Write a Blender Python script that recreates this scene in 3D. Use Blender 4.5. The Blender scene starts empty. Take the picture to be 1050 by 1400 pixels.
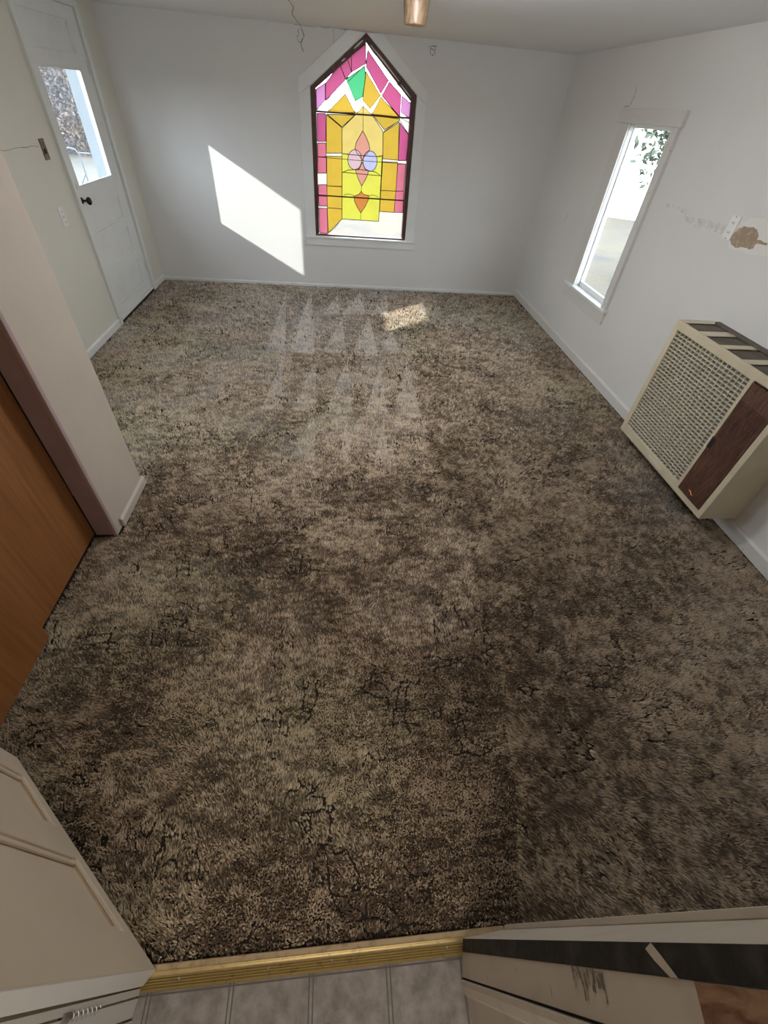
import bpy, bmesh, math, random
import numpy as np
from mathutils import Vector, Matrix
from mathutils.geometry import delaunay_2d_cdt

random.seed(7)
rng = np.random.default_rng(11)
S = bpy.context.scene
COL = S.collection

# ------------------------------------------------------------------ camera
cam_d = bpy.data.cameras.new('camera')
cam = bpy.data.objects.new('camera', cam_d)
COL.objects.link(cam)
cam_d.sensor_fit = 'HORIZONTAL'
cam_d.sensor_width = 36.0
cam_d.lens = 19.954
cam_d.clip_start = 0.02
cam_d.clip_end = 400
_n = Vector((-56, 604, 582)).normalized()
_y = Vector((-65, -568, 582)); _y = (_y - _n * _y.dot(_n)).normalized()
_x = _n.cross(_y)
Rw = Matrix((_x, _y, -_n))
cm = Matrix((Rw.col[0], -Rw.col[1], -Rw.col[2])).transposed().to_4x4()
cm.translation = Vector((0, 0, 1.70))
cam.matrix_world = cm
S.camera = cam

# ------------------------------------------------------------------ view, world, sun
S.view_settings.view_transform = 'Standard'
S.view_settings.look = 'None'
S.view_settings.exposure = 0.0
S.view_settings.gamma = 1.0
S.view_settings.use_curve_mapping = False
S.cycles.use_denoising = True
try:
    S.cycles.denoising_input_passes = 'RGB_ALBEDO_NORMAL'
    S.cycles.denoiser = 'OPENIMAGEDENOISE'
except Exception:
    pass
S.cycles.max_bounces = 10
S.cycles.diffuse_bounces = 7
S.cycles.transparent_max_bounces = 12
S.cycles.caustics_reflective = False
S.cycles.caustics_refractive = False
S.cycles.sample_clamp_indirect = 8

SKY = 10.0
SUN = 7.2
KITCHEN_W = 21.0
ROOM_W = 37.0
world = bpy.data.worlds.new('daylight'); S.world = world
world.use_nodes = True
nt = world.node_tree
bg = nt.nodes['Background']
tc = nt.nodes.new('ShaderNodeTexCoord')
sp = nt.nodes.new('ShaderNodeSeparateXYZ')
rp = nt.nodes.new('ShaderNodeValToRGB')
nt.links.new(tc.outputs['Generated'], sp.inputs[0])
nt.links.new(sp.outputs['Z'], rp.inputs[0])
rp.color_ramp.elements[0].position = 0.0
rp.color_ramp.elements[0].color = (0.93, 0.96, 1.0, 1)
rp.color_ramp.elements[1].position = 0.6
rp.color_ramp.elements[1].color = (0.80, 0.89, 1.0, 1)
nt.links.new(rp.outputs[0], bg.inputs[0])
bg.inputs[1].default_value = SKY

sun_d = bpy.data.lights.new('sun', 'SUN')
sun_d.energy = SUN; sun_d.angle = math.radians(0.6); sun_d.color = (1.0, 0.95, 0.84)
sun = bpy.data.objects.new('sun', sun_d); COL.objects.link(sun)
sun.location = (-20, -15, 12)
sun.rotation_euler = Vector((1.0, 0.76, -0.56)).to_track_quat('-Z', 'Y').to_euler()

def portal(name, loc, w, h, facing):
    l = bpy.data.lights.new(name, 'AREA'); l.shape = 'RECTANGLE'; l.size = w; l.size_y = h
    l.cycles.is_portal = True
    o = bpy.data.objects.new(name, l); COL.objects.link(o)
    o.location = loc; o.rotation_euler = Vector(facing).to_track_quat('-Z', 'Z').to_euler()

# ------------------------------------------------------------------ materials
def mat(name, col, rough=0.6, metal=0.0, noise=None, bump=None, spec=0.5, coat=0.0):
    """noise=(scale, second colour, contrast lo, hi); bump=(scale, strength, distance)"""
    m = bpy.data.materials.new(name); m.use_nodes = True
    t = m.node_tree; b = t.nodes['Principled BSDF']
    b.inputs['Base Color'].default_value = (*col, 1)
    b.inputs['Roughness'].default_value = rough
    b.inputs['Metallic'].default_value = metal
    b.inputs['Specular IOR Level'].default_value = spec
    b.inputs['Coat Weight'].default_value = coat
    g = t.nodes.new('ShaderNodeNewGeometry')
    if noise:
        n = t.nodes.new('ShaderNodeTexNoise'); n.inputs['Scale'].default_value = noise[0]
        n.inputs['Detail'].default_value = 6
        t.links.new(g.outputs['Position'], n.inputs['Vector'])
        r = t.nodes.new('ShaderNodeValToRGB')
        r.color_ramp.elements[0].position = noise[2]; r.color_ramp.elements[0].color = (*col, 1)
        r.color_ramp.elements[1].position = noise[3]; r.color_ramp.elements[1].color = (*noise[1], 1)
        t.links.new(n.outputs['Fac'], r.inputs[0]); t.links.new(r.outputs[0], b.inputs['Base Color'])
    if bump:
        n2 = t.nodes.new('ShaderNodeTexNoise'); n2.inputs['Scale'].default_value = bump[0]
        n2.inputs['Detail'].default_value = 4
        t.links.new(g.outputs['Position'], n2.inputs['Vector'])
        bp = t.nodes.new('ShaderNodeBump'); bp.inputs['Strength'].default_value = bump[1]
        bp.inputs['Distance'].default_value = bump[2]
        t.links.new(n2.outputs['Fac'], bp.inputs['Height']); t.links.new(bp.outputs[0], b.inputs['Normal'])
    return m

def stretched(name, c1, c2, scale, vec, rough, bumpd=0.0006, lo=0.35, hi=0.65, spec=0.5, dist=1.5):
    """wood: noise squeezed along the grain"""
    m = bpy.data.materials.new(name); m.use_nodes = True
    t = m.node_tree; b = t.nodes['Principled BSDF']
    b.inputs['Roughness'].default_value = rough
    b.inputs['Specular IOR Level'].default_value = spec
    g = t.nodes.new('ShaderNodeNewGeometry')
    mp = t.nodes.new('ShaderNodeMapping'); mp.inputs['Scale'].default_value = vec
    t.links.new(g.outputs['Position'], mp.inputs[0])
    n = t.nodes.new('ShaderNodeTexNoise'); n.inputs['Scale'].default_value = scale
    n.inputs['Detail'].default_value = 8; n.inputs['Distortion'].default_value = dist
    t.links.new(mp.outputs[0], n.inputs['Vector'])
    r = t.nodes.new('ShaderNodeValToRGB')
    r.color_ramp.elements[0].position = lo; r.color_ramp.elements[0].color = (*c1, 1)
    r.color_ramp.elements[1].position = hi; r.color_ramp.elements[1].color = (*c2, 1)
    t.links.new(n.outputs['Fac'], r.inputs[0]); t.links.new(r.outputs[0], b.inputs['Base Color'])
    bp = t.nodes.new('ShaderNodeBump'); bp.inputs['Strength'].default_value = 0.4
    bp.inputs['Distance'].default_value = bumpd
    t.links.new(n.outputs['Fac'], bp.inputs['Height']); t.links.new(bp.outputs[0], b.inputs['Normal'])
    return m

def glass_mat(name, tint, trans, body=None, gloss=0.04, rough=0.02):
    """a pane: tinted see-through mixed with a milky translucent body"""
    m = bpy.data.materials.new(name); m.use_nodes = True
    t = m.node_tree; t.nodes.clear()
    out = t.nodes.new('ShaderNodeOutputMaterial')
    tr = t.nodes.new('ShaderNodeBsdfTransparent'); tr.inputs[0].default_value = (*tint, 1)
    gl = t.nodes.new('ShaderNodeBsdfGlossy'); gl.inputs['Roughness'].default_value = rough
    mx = t.nodes.new('ShaderNodeMixShader'); mx.inputs[0].default_value = gloss
    last = tr
    if body:
        tl = t.nodes.new('ShaderNodeBsdfTranslucent'); tl.inputs[0].default_value = (*body, 1)
        g = t.nodes.new('ShaderNodeNewGeometry')
        n = t.nodes.new('ShaderNodeTexNoise'); n.inputs['Scale'].default_value = 9
        n.inputs['Detail'].default_value = 5
        t.links.new(g.outputs['Position'], n.inputs['Vector'])
        mr = t.nodes.new('ShaderNodeMapRange')
        mr.inputs[3].default_value = max(0, trans - (0.12 if trans < .9 else .03)); mr.inputs[4].default_value = min(1, trans + (0.12 if trans < .9 else .03))
        t.links.new(n.outputs['Fac'], mr.inputs[0])
        m1 = t.nodes.new('ShaderNodeMixShader')
        t.links.new(mr.outputs[0], m1.inputs[0])
        t.links.new(tl.outputs[0], m1.inputs[1]); t.links.new(tr.outputs[0], m1.inputs[2])
        last = m1
    t.links.new(last.outputs[0], mx.inputs[1]); t.links.new(gl.outputs[0], mx.inputs[2])
    t.links.new(mx.outputs[0], out.inputs[0])
    return m

M = {}
M['wall'] = mat('painted_drywall', (0.76, 0.75, 0.735), 0.55, noise=(1.3, (0.72, 0.71, 0.70), .35, .7), bump=(60, .25, .002))
M['wall_cream'] = mat('cream_painted_wall', (0.73, 0.71, 0.63), 0.5, noise=(1.1, (0.69, 0.67, 0.60), .35, .7), bump=(45, .2, .002))
M['ceil'] = mat('ceiling_paint', (0.83, 0.84, 0.84), 0.6, bump=(80, .2, .0015), noise=(.8, (.78, .79, .79), .35, .7))
M['trim'] = mat('white_gloss_trim', (0.78, 0.79, 0.78), 0.35, noise=(6, (0.73, 0.73, 0.71), .5, .8), bump=(35, .25, .001))
M['trim_old'] = mat('worn_white_trim', (0.70, 0.69, 0.66), 0.4, noise=(26, (0.50, 0.46, 0.40), .66, .8), bump=(30, .4, .0015))
M['beige'] = mat('beige_painted_board', (0.57, 0.495, 0.42), 0.45, noise=(3, (0.53, 0.46, 0.385), .4, .65), bump=(50, .15, .001))
M['mauve'] = mat('mauve_painted_end', (0.42, 0.31, 0.30), 0.5, noise=(5, (0.37, 0.27, 0.26), .4, .65), bump=(60, .15, .001))
M['door_cream'] = mat('cream_door_paint', (0.72, 0.61, 0.47), 0.42, noise=(4, (0.66, 0.55, 0.42), .4, .8), bump=(28, .3, .0012))
M['jamb_cream'] = mat('scuffed_jamb_paint', (0.58, 0.52, 0.44), 0.45, noise=(9, (0.48, 0.42, 0.34), .5, .8), bump=(40, .4, .0012))
M['jamb_black'] = mat('flaking_black_paint', (0.012, 0.012, 0.012), 0.65, noise=(28, (0.05, 0.045, 0.04), .5, .75), bump=(55, .8, .003))
M['bare_wood'] = stretched('bare_reddish_wood', (0.16, 0.07, 0.035), (0.36, 0.21, 0.13), 18, (3, 3, 1), .6)
M['closet'] = stretched('orange_brown_veneer', (0.25, 0.095, 0.028), (0.335, 0.142, 0.046), 5, (1, 9, .5), .38, dist=.6, bumpd=.0002)
M['walnut'] = stretched('dark_walnut_vinyl', (0.055, 0.024, 0.016), (0.15, 0.075, 0.05), 7, (1, 9, 1.2), .35, dist=2.0, bumpd=.0002)
M['sash_wood'] = stretched('dark_red_sash_wood', (0.045, 0.014, 0.010), (0.12, 0.045, 0.03), 16, (6, 6, 1), .5)
M['cup_wood'] = stretched('turned_oak', (0.10, 0.06, 0.032), (0.20, 0.135, 0.08), 14, (4, 4, 1), .4)
M['heater'] = mat('almond_enamel', (0.66, 0.58, 0.42), 0.32, noise=(8, (0.60, 0.52, 0.37), .4, .7))
M['heater_light'] = mat('pale_enamel', (0.70, 0.65, 0.53), 0.35, noise=(16, (0.52, 0.42, 0.26), .58, .8))
M['plate_grey'] = mat('grille_backing', (0.30, 0.28, 0.24), 0.5)
M['heater_in'] = mat('heater_inside', (0.10, 0.08, 0.06), 0.7, noise=(6, (0.16, 0.13, 0.10), .4, .7))
M['alu'] = mat('weathered_aluminium', (0.14, 0.165, 0.19), 0.6)
M['scuff'] = mat('brown_scuff', (0.17, 0.13, 0.10), 0.7, noise=(120, (0.42, 0.37, 0.30), .48, .6))
M['dark'] = mat('dark_gap', (0.012, 0.011, 0.010), 0.8)
M['plastic'] = mat('ivory_plate', (0.86, 0.86, 0.84), 0.25)
M['old_metal'] = mat('tarnished_steel', (0.20, 0.15, 0.11), 0.45, 0.7, noise=(60, (0.09, 0.05, 0.03), .45, .65))
M['black_knob'] = mat('black_iron', (0.025, 0.023, 0.022), 0.35, 0.6)
M['chrome'] = mat('spring_steel', (0.5, 0.5, 0.5), 0.3, 0.9)
M['copper'] = mat('copper_tag', (0.75, 0.25, 0.12), 0.3, 0.9)
M['gold'] = mat('gold_anodised_strip', (0.40, 0.29, 0.11), 0.36, 0.55, noise=(70, (0.20, 0.13, 0.06), .58, .75), bump=(120, .3, .0006))
M['tan_wood'] = mat('tan_wood_lip', (0.44, 0.32, 0.18), 0.55, noise=(40, (0.24, 0.15, 0.08), .5, .75))
M['plaster'] = mat('bare_brown_plaster', (0.36, 0.27, 0.19), 0.9, noise=(45, (0.52, 0.43, 0.33), .5, .75), bump=(90, .7, .003))
M['halo'] = mat('pale_filler', (0.80, 0.78, 0.74), 0.7, bump=(60, .4, .001))
M['tape'] = mat('torn_paint_strip', (0.60, 0.60, 0.57), 0.6, noise=(30, (0.76, 0.75, 0.72), .42, .62), bump=(40, .5, .002))
M['crack'] = mat('crack_line', (0.16, 0.13, 0.10), 0.9)
M['lead'] = mat('lead_came', (0.045, 0.03, 0.02), 0.5, 0.5)
M['bar'] = mat('rusty_bar', (0.10, 0.05, 0.02), 0.5, 0.5)
M['chalk'] = mat('matt_white', (0.75, 0.74, 0.70), 0.7)
M['white_metal'] = mat('white_tube', (0.10, 0.11, 0.125), 0.4)
M['house_white'] = mat('white_siding', (0.86, 0.86, 0.84), 0.6)
M['bark'] = mat('bark', (0.13, 0.10, 0.08), 0.9, bump=(30, .8, .02))
M['leaf_green'] = mat('green_leaf', (0.045, 0.065, 0.04), 0.6)
M['leaf_rust'] = mat('rust_leaf', (0.14, 0.075, 0.035), 0.6, noise=(.8, (.05, .045, .045), .4, .6))
M['ground'] = mat('dry_ground', (0.085, 0.070, 0.046), 0.95, noise=(1.2, (0.055, 0.052, 0.045), .4, .65), bump=(14, .6, .03))
M['roof'] = mat('roof_felt', (0.1, 0.1, 0.1), 0.9)
M['kitchen_wall'] = mat('warm_kitchen_wall', (0.60, 0.52, 0.42), 0.6)
M['clear'] = glass_mat('clear_pane', (0.93, 0.95, 0.96), 1)
M['haze_pane'] = glass_mat('dusty_pane', (0.90, 0.94, 0.97), 0.97, (0.5, 0.55, 0.6))
G = {'gold': ((0.115, 0.074, 0.008), (0.254, 0.164, 0.019)), 'lemon': ((0.12, 0.115, 0.014), (0.267, 0.254, 0.031)), 'yellow_light': ((0.13, 0.098, 0.028), (0.288, 0.217, 0.062)), 'pink': ((0.101, 0.018, 0.043), (0.223, 0.04, 0.096)), 'rose': ((0.119, 0.032, 0.043), (0.264, 0.071, 0.096)), 'violet': ((0.115, 0.046, 0.095), (0.254, 0.102, 0.211)), 'green': ((0.015, 0.098, 0.039), (0.034, 0.217, 0.087)), 'salmon': ((0.118, 0.053, 0.038), (0.26, 0.118, 0.084)), 'blush': ((0.118, 0.08, 0.083), (0.26, 0.177, 0.183)), 'lavender': ((0.084, 0.084, 0.116), (0.186, 0.186, 0.257)), 'orange': ((0.104, 0.038, 0.008), (0.229, 0.084, 0.019)), 'clear_old': ((.95, .95, .93), (.25, .25, .25))}
for k, (a, b) in G.items():
    M['g_' + k] = glass_mat('stained_glass_' + k, a, 0.2 if k != 'clear_old' else 0.9, b, gloss=.02, rough=.4)

# vinyl tile: small square tiles with double joint lines
def vinyl():
    m = bpy.data.materials.new('grey_vinyl_tile'); m.use_nodes = True
    t = m.node_tree; b = t.nodes['Principled BSDF']; b.inputs['Roughness'].default_value = .42
    g = t.nodes.new('ShaderNodeNewGeometry'); s = t.nodes.new('ShaderNodeSeparateXYZ')
    t.links.new(g.outputs['Position'], s.inputs[0])
    def mth(op, a, bb=None):
        n = t.nodes.new('ShaderNodeMath'); n.operation = op
        for i, v in enumerate((a, bb)):
            if v is None: continue
            if isinstance(v, (int, float)): n.inputs[i].default_value = v
            else: t.links.new(v, n.inputs[i])
        return n.outputs[0]
    lines = None
    for ax, off in (('X', .085 + 40 * .207), ('Y', .03 + 40 * .207)):
        u = mth('FRACT', mth('DIVIDE', mth('ADD', s.outputs[ax], off), .207))
        c = mth('ABSOLUTE', mth('SUBTRACT', mth('ABSOLUTE', mth('SUBTRACT', u, .5)), .475))
        l = mth('LESS_THAN', c, .009)
        lines = l if lines is None else mth('MAXIMUM', lines, l)
    n = t.nodes.new('ShaderNodeTexNoise'); n.inputs['Scale'].default_value = 16; n.inputs['Detail'].default_value = 9
    n.inputs['Roughness'].default_value = .65
    t.links.new(g.outputs['Position'], n.inputs['Vector'])
    r = t.nodes.new('ShaderNodeValToRGB')
    r.color_ramp.elements[0].position = .36; r.color_ramp.elements[0].color = (.17, .145, .125, 1)
    r.color_ramp.elements[1].position = .66; r.color_ramp.elements[1].color = (.34, .31, .285, 1)
    t.links.new(n.outputs['Fac'], r.inputs[0])
    mx = t.nodes.new('ShaderNodeMix'); mx.data_type = 'RGBA'
    t.links.new(lines, mx.inputs[0]); t.links.new(r.outputs[0], mx.inputs[6]); mx.inputs[7].default_value = (.115, .10, .085, 1)
    t.links.new(mx.outputs[2], b.inputs['Base Color'])
    return m
M['vinyl'] = vinyl()

def carpet_mat():
    m = bpy.data.materials.new('cut_pile_yarn'); m.use_nodes = True
    t = m.node_tree; b = t.nodes['Principled BSDF']
    b.inputs['Roughness'].default_value = .9; b.inputs['Specular IOR Level'].default_value = .15
    b.inputs['Sheen Weight'].default_value = .6; b.inputs['Sheen Roughness'].default_value = .5
    a = t.nodes.new('ShaderNodeAttribute'); a.attribute_name = 'yarn'
    t.links.new(a.outputs['Color'], b.inputs['Base Color'])
    return m
M['pile'] = carpet_mat()
M['backing'] = mat('carpet_backing', (0.022, 0.016, 0.010), 0.95)

# ------------------------------------------------------------------ builders
def tag(o, label=None, cat=None, group=None, kind=None):
    if label: o['label'] = label
    if cat: o['category'] = cat
    if group: o['group'] = group
    if kind: o['kind'] = kind
    return o

def empty(name, loc, label=None, cat=None, rz=0, group=None, kind=None):
    o = bpy.data.objects.new(name, None); COL.objects.link(o)
    o.location = loc; o.rotation_euler = (0, 0, rz); o.empty_display_size = .1
    return tag(o, label, cat, group, kind)

class MB:
    def __init__(s): s.v = []; s.f = []; s.m = []; s.sm = []
    def add(s, vs, fs, mi=0, smooth=False):
        n = len(s.v); s.v += [tuple(p) for p in vs]
        for f in fs: s.f.append([n + i for i in f]); s.m.append(mi); s.sm.append(smooth)
        return s
    def box(s, x0, x1, y0, y1, z0, z1, mi=0):
        vs = [(x, y, z) for z in (z0, z1) for y in (y0, y1) for x in (x0, x1)]
        return s.add(vs, [(0, 2, 3, 1), (4, 5, 7, 6), (0, 1, 5, 4), (2, 6, 7, 3), (0, 4, 6, 2), (1, 3, 7, 5)], mi)
    def hexa(s, bot, top, mi=0):
        """two polygons of n points each, joined"""
        n = len(bot)
        fs = [tuple(range(n))[::-1], tuple(range(n, 2 * n))] + [(i, (i + 1) % n, n + (i + 1) % n, n + i) for i in range(n)]
        return s.add(list(bot) + list(top), fs, mi)
    def prism(s, poly, axis, a, b, mi=0):
        def P(p, t):
            return {'x': (t, p[0], p[1]), 'y': (p[0], t, p[1]), 'z': (p[0], p[1], t)}[axis]
        return s.hexa([P(p, a) for p in poly], [P(p, b) for p in poly], mi)
    def tube(s, pts, r, n=8, mi=0, closed=False):
        pts = [Vector(p) for p in pts]; L = len(pts); rings = []
        for i, p in enumerate(pts):
            a = pts[max(i - 1, 0)]; c = pts[min(i + 1, L - 1)]
            d = (c - a).normalized() if (c - a).length > 1e-9 else Vector((0, 0, 1))
            up = Vector((0, 0, 1)) if abs(d.z) < .95 else Vector((1, 0, 0))
            u = d.cross(up).normalized(); w = d.cross(u).normalized()
            rr = r[i] if isinstance(r, (list, tuple)) else r
            rings.append([p + (u * math.cos(2 * math.pi * k / n) + w * math.sin(2 * math.pi * k / n)) * rr for k in range(n)])
        vs = [q for ring in rings for q in ring]; fs = []
        for i in range(L - 1):
            for k in range(n):
                fs.append((i * n + k, i * n + (k + 1) % n, (i + 1) * n + (k + 1) % n, (i + 1) * n + k))
        s.add(vs, fs, mi, True)
        s.add(rings[0], [tuple(range(n))], mi); s.add(rings[-1], [tuple(range(n))[::-1]], mi)
        return s
    def lathe(s, prof, c, axis=(0, 0, 1), n=24, mi=0):
        """prof: (radius, along) pairs"""
        q = Vector(axis).to_track_quat('Z', 'Y'); c = Vector(c); vs = []
        for r, a in prof:
            for k in range(n):
                vs.append(c + q @ Vector((r * math.cos(2 * math.pi * k / n), r * math.sin(2 * math.pi * k / n), a)))
        fs = [(i * n + k, i * n + (k + 1) % n, (i + 1) * n + (k + 1) % n, (i + 1) * n + k) for i in range(len(prof) - 1) for k in range(n)]
        s.add(vs, fs, mi, True)
        s.add(vs[:n], [tuple(range(n))[::-1]], mi); s.add(vs[-n:], [tuple(range(n))], mi)
        return s
    def build(s, name, mats, parent=None, bevel=0, local=False, label=None, cat=None, kind=None, group=None, seg=2):
        me = bpy.data.meshes.new(name)
        vs = s.v
        if parent is not None and not local:
            L = parent.location
            vs = [(x - L.x, y - L.y, z - L.z) for x, y, z in s.v]
        me.from_pydata(vs, [], s.f)
        if not isinstance(mats, (list, tuple)): mats = [mats]
        for m in mats: me.materials.append(m)
        me.polygons.foreach_set('material_index', s.m)
        me.polygons.foreach_set('use_smooth', s.sm)
        bm = bmesh.new(); bm.from_mesh(me)
        bmesh.ops.remove_doubles(bm, verts=bm.verts, dist=1e-6)
        bmesh.ops.recalc_face_normals(bm, faces=bm.faces)
        bm.to_mesh(me); bm.free()
        o = bpy.data.objects.new(name, me); COL.objects.link(o)
        if parent is not None: o.parent = parent
        if bevel:
            b = o.modifiers.new('bevel', 'BEVEL'); b.width = bevel; b.segments = seg; b.limit_method = 'ANGLE'
            b.angle_limit = math.radians(40)
        return tag(o, label, cat, group, kind)

XL, XR, YF, ZC = -2.07, 2.285, 5.79, 2.145
WT = 0.15

# ------------------------------------------------------------------ the shell
# far wall with the pointed opening
OPEN = [(-0.255, 0.54), (0.795, 0.54), (0.785, 1.765), (0.272, 2.14), (-0.25, 1.762)]
b = MB()
y0, y1 = YF, YF + WT
b.prism([(XL - WT, -.4), (-0.255, -.4), (-0.255, .54), (-0.25, 1.762), (-0.25, 2.3), (XL - WT, 2.3)], 'y', y0, y1)
b.prism([(0.795, -.4), (XR + WT, -.4), (XR + WT, 2.3), (0.785, 2.3), (0.785, 1.765), (0.795, .54)], 'y', y0, y1)
b.prism([(-0.255, -.4), (0.795, -.4), (0.795, .54), (-0.255, .54)], 'y', y0, y1)
b.prism([(-0.25, 1.762), (0.272, 2.14), (0.272, 2.3), (-0.25, 2.3)], 'y', y0, y1)
b.prism([(0.272, 2.14), (0.785, 1.765), (0.785, 2.3), (0.272, 2.3)], 'y', y0, y1)
wall_far = b.build('wall_far', M['wall'], label='far white wall around the pointed stained glass window', cat='wall', kind='structure')

def wall_x(name, xa, xb, ya, yb, holes, m, label):
    """wall in a plane x = const, rectangular holes (y0, y1, z0, z1) sorted by y"""
    b = MB(); y = ya
    for h in holes:
        b.box(xa, xb, y, h[0], -.4, 2.3)
        b.box(xa, xb, h[0], h[1], h[3], 2.3)
        if h[2] > -.4: b.box(xa, xb, h[0], h[1], -.4, h[2])
        y = h[1]
    b.box(xa, xb, y, yb, -.4, 2.3)
    return b.build(name, m, label=label, cat='wall', kind='structure')

DO = (4.395, 5.385, 0.0, 2.085)              # front door opening
W3 = (2.41, 3.01, 0.75, 1.77)                # side window behind the closet
W2 = (3.715, 4.325, 0.545, 1.705)            # narrow window in the right wall
wall_left = wall_x('wall_left', XL - .10, XL, -.12, YF, [W3, DO], M['wall_cream'], 'cream left wall holding the half-glazed front door')
wall_right = wall_x('wall_right', XR, XR + .07, -.12, YF, [W2], M['wall'], 'white right wall with the narrow window and wall heater')

b = MB()
b.box(XL - WT - .45, XR + WT + .45, -.12, YF + .5, 2.301, 2.42)
b.build('trim_1', M['roof'], label='flat roof over the room', cat='roof', kind='structure')
b = MB(); b.box(XL, XR, -.12, YF, ZC, 2.30)
ceiling = b.build('ceiling', M['ceil'], label='low white painted ceiling', cat='ceiling', kind='structure')

# near wall: the doorway the picture is taken from (its boards lean back 21 mm per metre)
b = MB()
b.box(XL, -.56, -.12, .0, 0, ZC); b.box(.49, XR, -.135, -.03, 0, ZC); b.box(-.56, .49, -.12, -.06, 2.03, ZC)
b.build('wall_near', M['wall'], label='near wall on both sides of the doorway', cat='wall', kind='structure')

# kitchen behind the doorway
b = MB()
b.box(-1.7, 1.7, -3.3, -3.2, 0, ZC); b.box(-1.8, -1.7, -3.3, -.12, 0, ZC); b.box(1.7, 1.8, -3.3, -.12, 0, ZC)
b.build('wall_kitchen', M['kitchen_wall'], label='warm coloured kitchen walls behind the doorway', cat='wall', kind='structure')
b = MB(); b.box(-1.8, 1.8, -3.3, -.12, ZC, 2.3)
b.build('ceiling_kitchen', M['kitchen_wall'], label='kitchen ceiling behind the doorway', cat='ceiling', kind='structure')
b = MB(); b.box(-1.8, .41, -3.3, .0, -.05, 0); b.box(.41, 1.8, -3.3, -.036, -.05, 0)
b.build('floor_kitchen', M['vinyl'], label='grey stone-look vinyl tile floor of the kitchen', cat='floor', kind='structure')
b = MB(); b.box(XL, XR, 0, YF, -.06, -.012); b.box(.415, XR, -.034, 0, -.06, -.012)
b.build('floor', M['backing'], label='floor under the brown carpet', cat='floor', kind='structure')

# closet block on the left
CX = -1.14
b = MB()
b.box(-1.245, CX, 1.612, 2.0, 0, ZC, 0)          # beige return
b.box(XL, -1.245, 1.90, 2.0, 0, ZC, 0)           # back return to the left wall
b.box(-1.245, CX, -.0, 1.612, 2.04, ZC, 0)       # header above the sliding doors
b.box(-1.2448, CX - .0004, 1.600, 1.612, 0, 2.04, 1)   # mauve end strip
b.build('wall_closet', [M['beige'], M['mauve']], label='beige closet wall end with mauve narrow edge', cat='wall', kind='structure')
b = MB(); b.box(CX - .018, CX + .0015, 1.590, 1.612, 0, 2.04)
b.build('trim_2', M['mauve'], bevel=.003, label='thin mauve corner moulding on the closet wall end', cat='trim', kind='structure')

# baseboards
def prof_base(name, run, h, t, m, label, axis, at, sgn):
    """run = (start, end) along the wall; at = wall plane; sgn = side it sticks out"""
    b = MB(); p = [(at, 0), (at + sgn * t, 0), (at + sgn * t, h * .82), (at + sgn * t * .45, h), (at, h)]
    if axis == 'y': b.prism(p, 'y', run[0], run[1])
    else: b.prism([(q[0], q[1]) for q in p], 'x', run[0], run[1])
    return b.build(name, m, bevel=.0015, label=label, cat='baseboard', kind='structure')
prof_base('baseboard_left', (2.0, 4.335), .062, .014, M['trim'], 'cream baseboard on the left wall before the front door', 'y', XL, 1)
prof_base('baseboard_corner', (5.44, YF), .055, .014, M['trim'], 'short baseboard between front door and far corner', 'y', XL, 1)
prof_base('baseboard_far', (XL + .016, XR - .016), .032, .012, M['trim'], 'low white baseboard along the far wall', 'x', YF, -1)
prof_base('baseboard_right', (.0, YF), .085, .016, M['trim_old'], 'chipped white baseboard along the right wall', 'y', XR, -1)
b = MB(); b.prism([(CX, 0), (CX + .016, 0), (CX + .016, .045), (CX + .008, .058), (CX, .058)], 'y', 1.66, 2.016)
b.build('baseboard_closet', M['beige'], bevel=.004, label='short beige baseboard at the foot of the closet wall', cat='baseboard', kind='structure')

# ------------------------------------------------------------------ carpet
TRACKS = [[(-0.615, 5.574), (-0.658, 3.852), (-0.483, 3.835)], [(-0.32, 5.616), (-0.449, 3.868), (-0.221, 3.854)], [(-0.001, 5.558), (-0.153, 4.846), (0.012, 4.865)], [(0.271, 5.627), (0.042, 4.868), (0.303, 4.897)], [(0.592, 5.568), (0.347, 4.86), (0.562, 4.842)], [(0.041, 4.745), (-0.146, 3.872), (0.072, 3.875)], [(0.337, 4.834), (0.123, 3.849), (0.368, 3.837)], [(0.559, 4.486), (0.385, 3.898), (0.585, 3.913)], [(-0.491, 3.719), (-0.574, 2.864), (-0.42, 2.849)], [(-0.203, 3.682), (-0.35, 2.871), (-0.174, 2.857)], [(0.083, 3.758), (-0.101, 2.84), (0.107, 2.826)], [(0.372, 3.608), (0.203, 2.849), (0.381, 2.815)], [(0.638, 3.796), (0.427, 2.856), (0.622, 2.782)], [(0.064, 2.766), (0.0, 2.255), (0.081, 2.225)], [(-0.182, 2.798), (-0.322, 2.252), (-0.153, 2.238)], [(0.335, 2.774), (0.236, 2.227), (0.328, 2.227)]]
SEAM = [(0.801, 5.696), (0.715, 4.139), (0.632, 2.894), (0.635, 2.087), (0.699, 1.518), (0.673, 1.018), (0.653, 0.651), (0.605, 0.351), (0.529, 0.071)]

SEAM_X = lambda y: np.interp(y, [p[1] for p in SEAM[::-1]], [p[0] for p in SEAM[::-1]])

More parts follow.
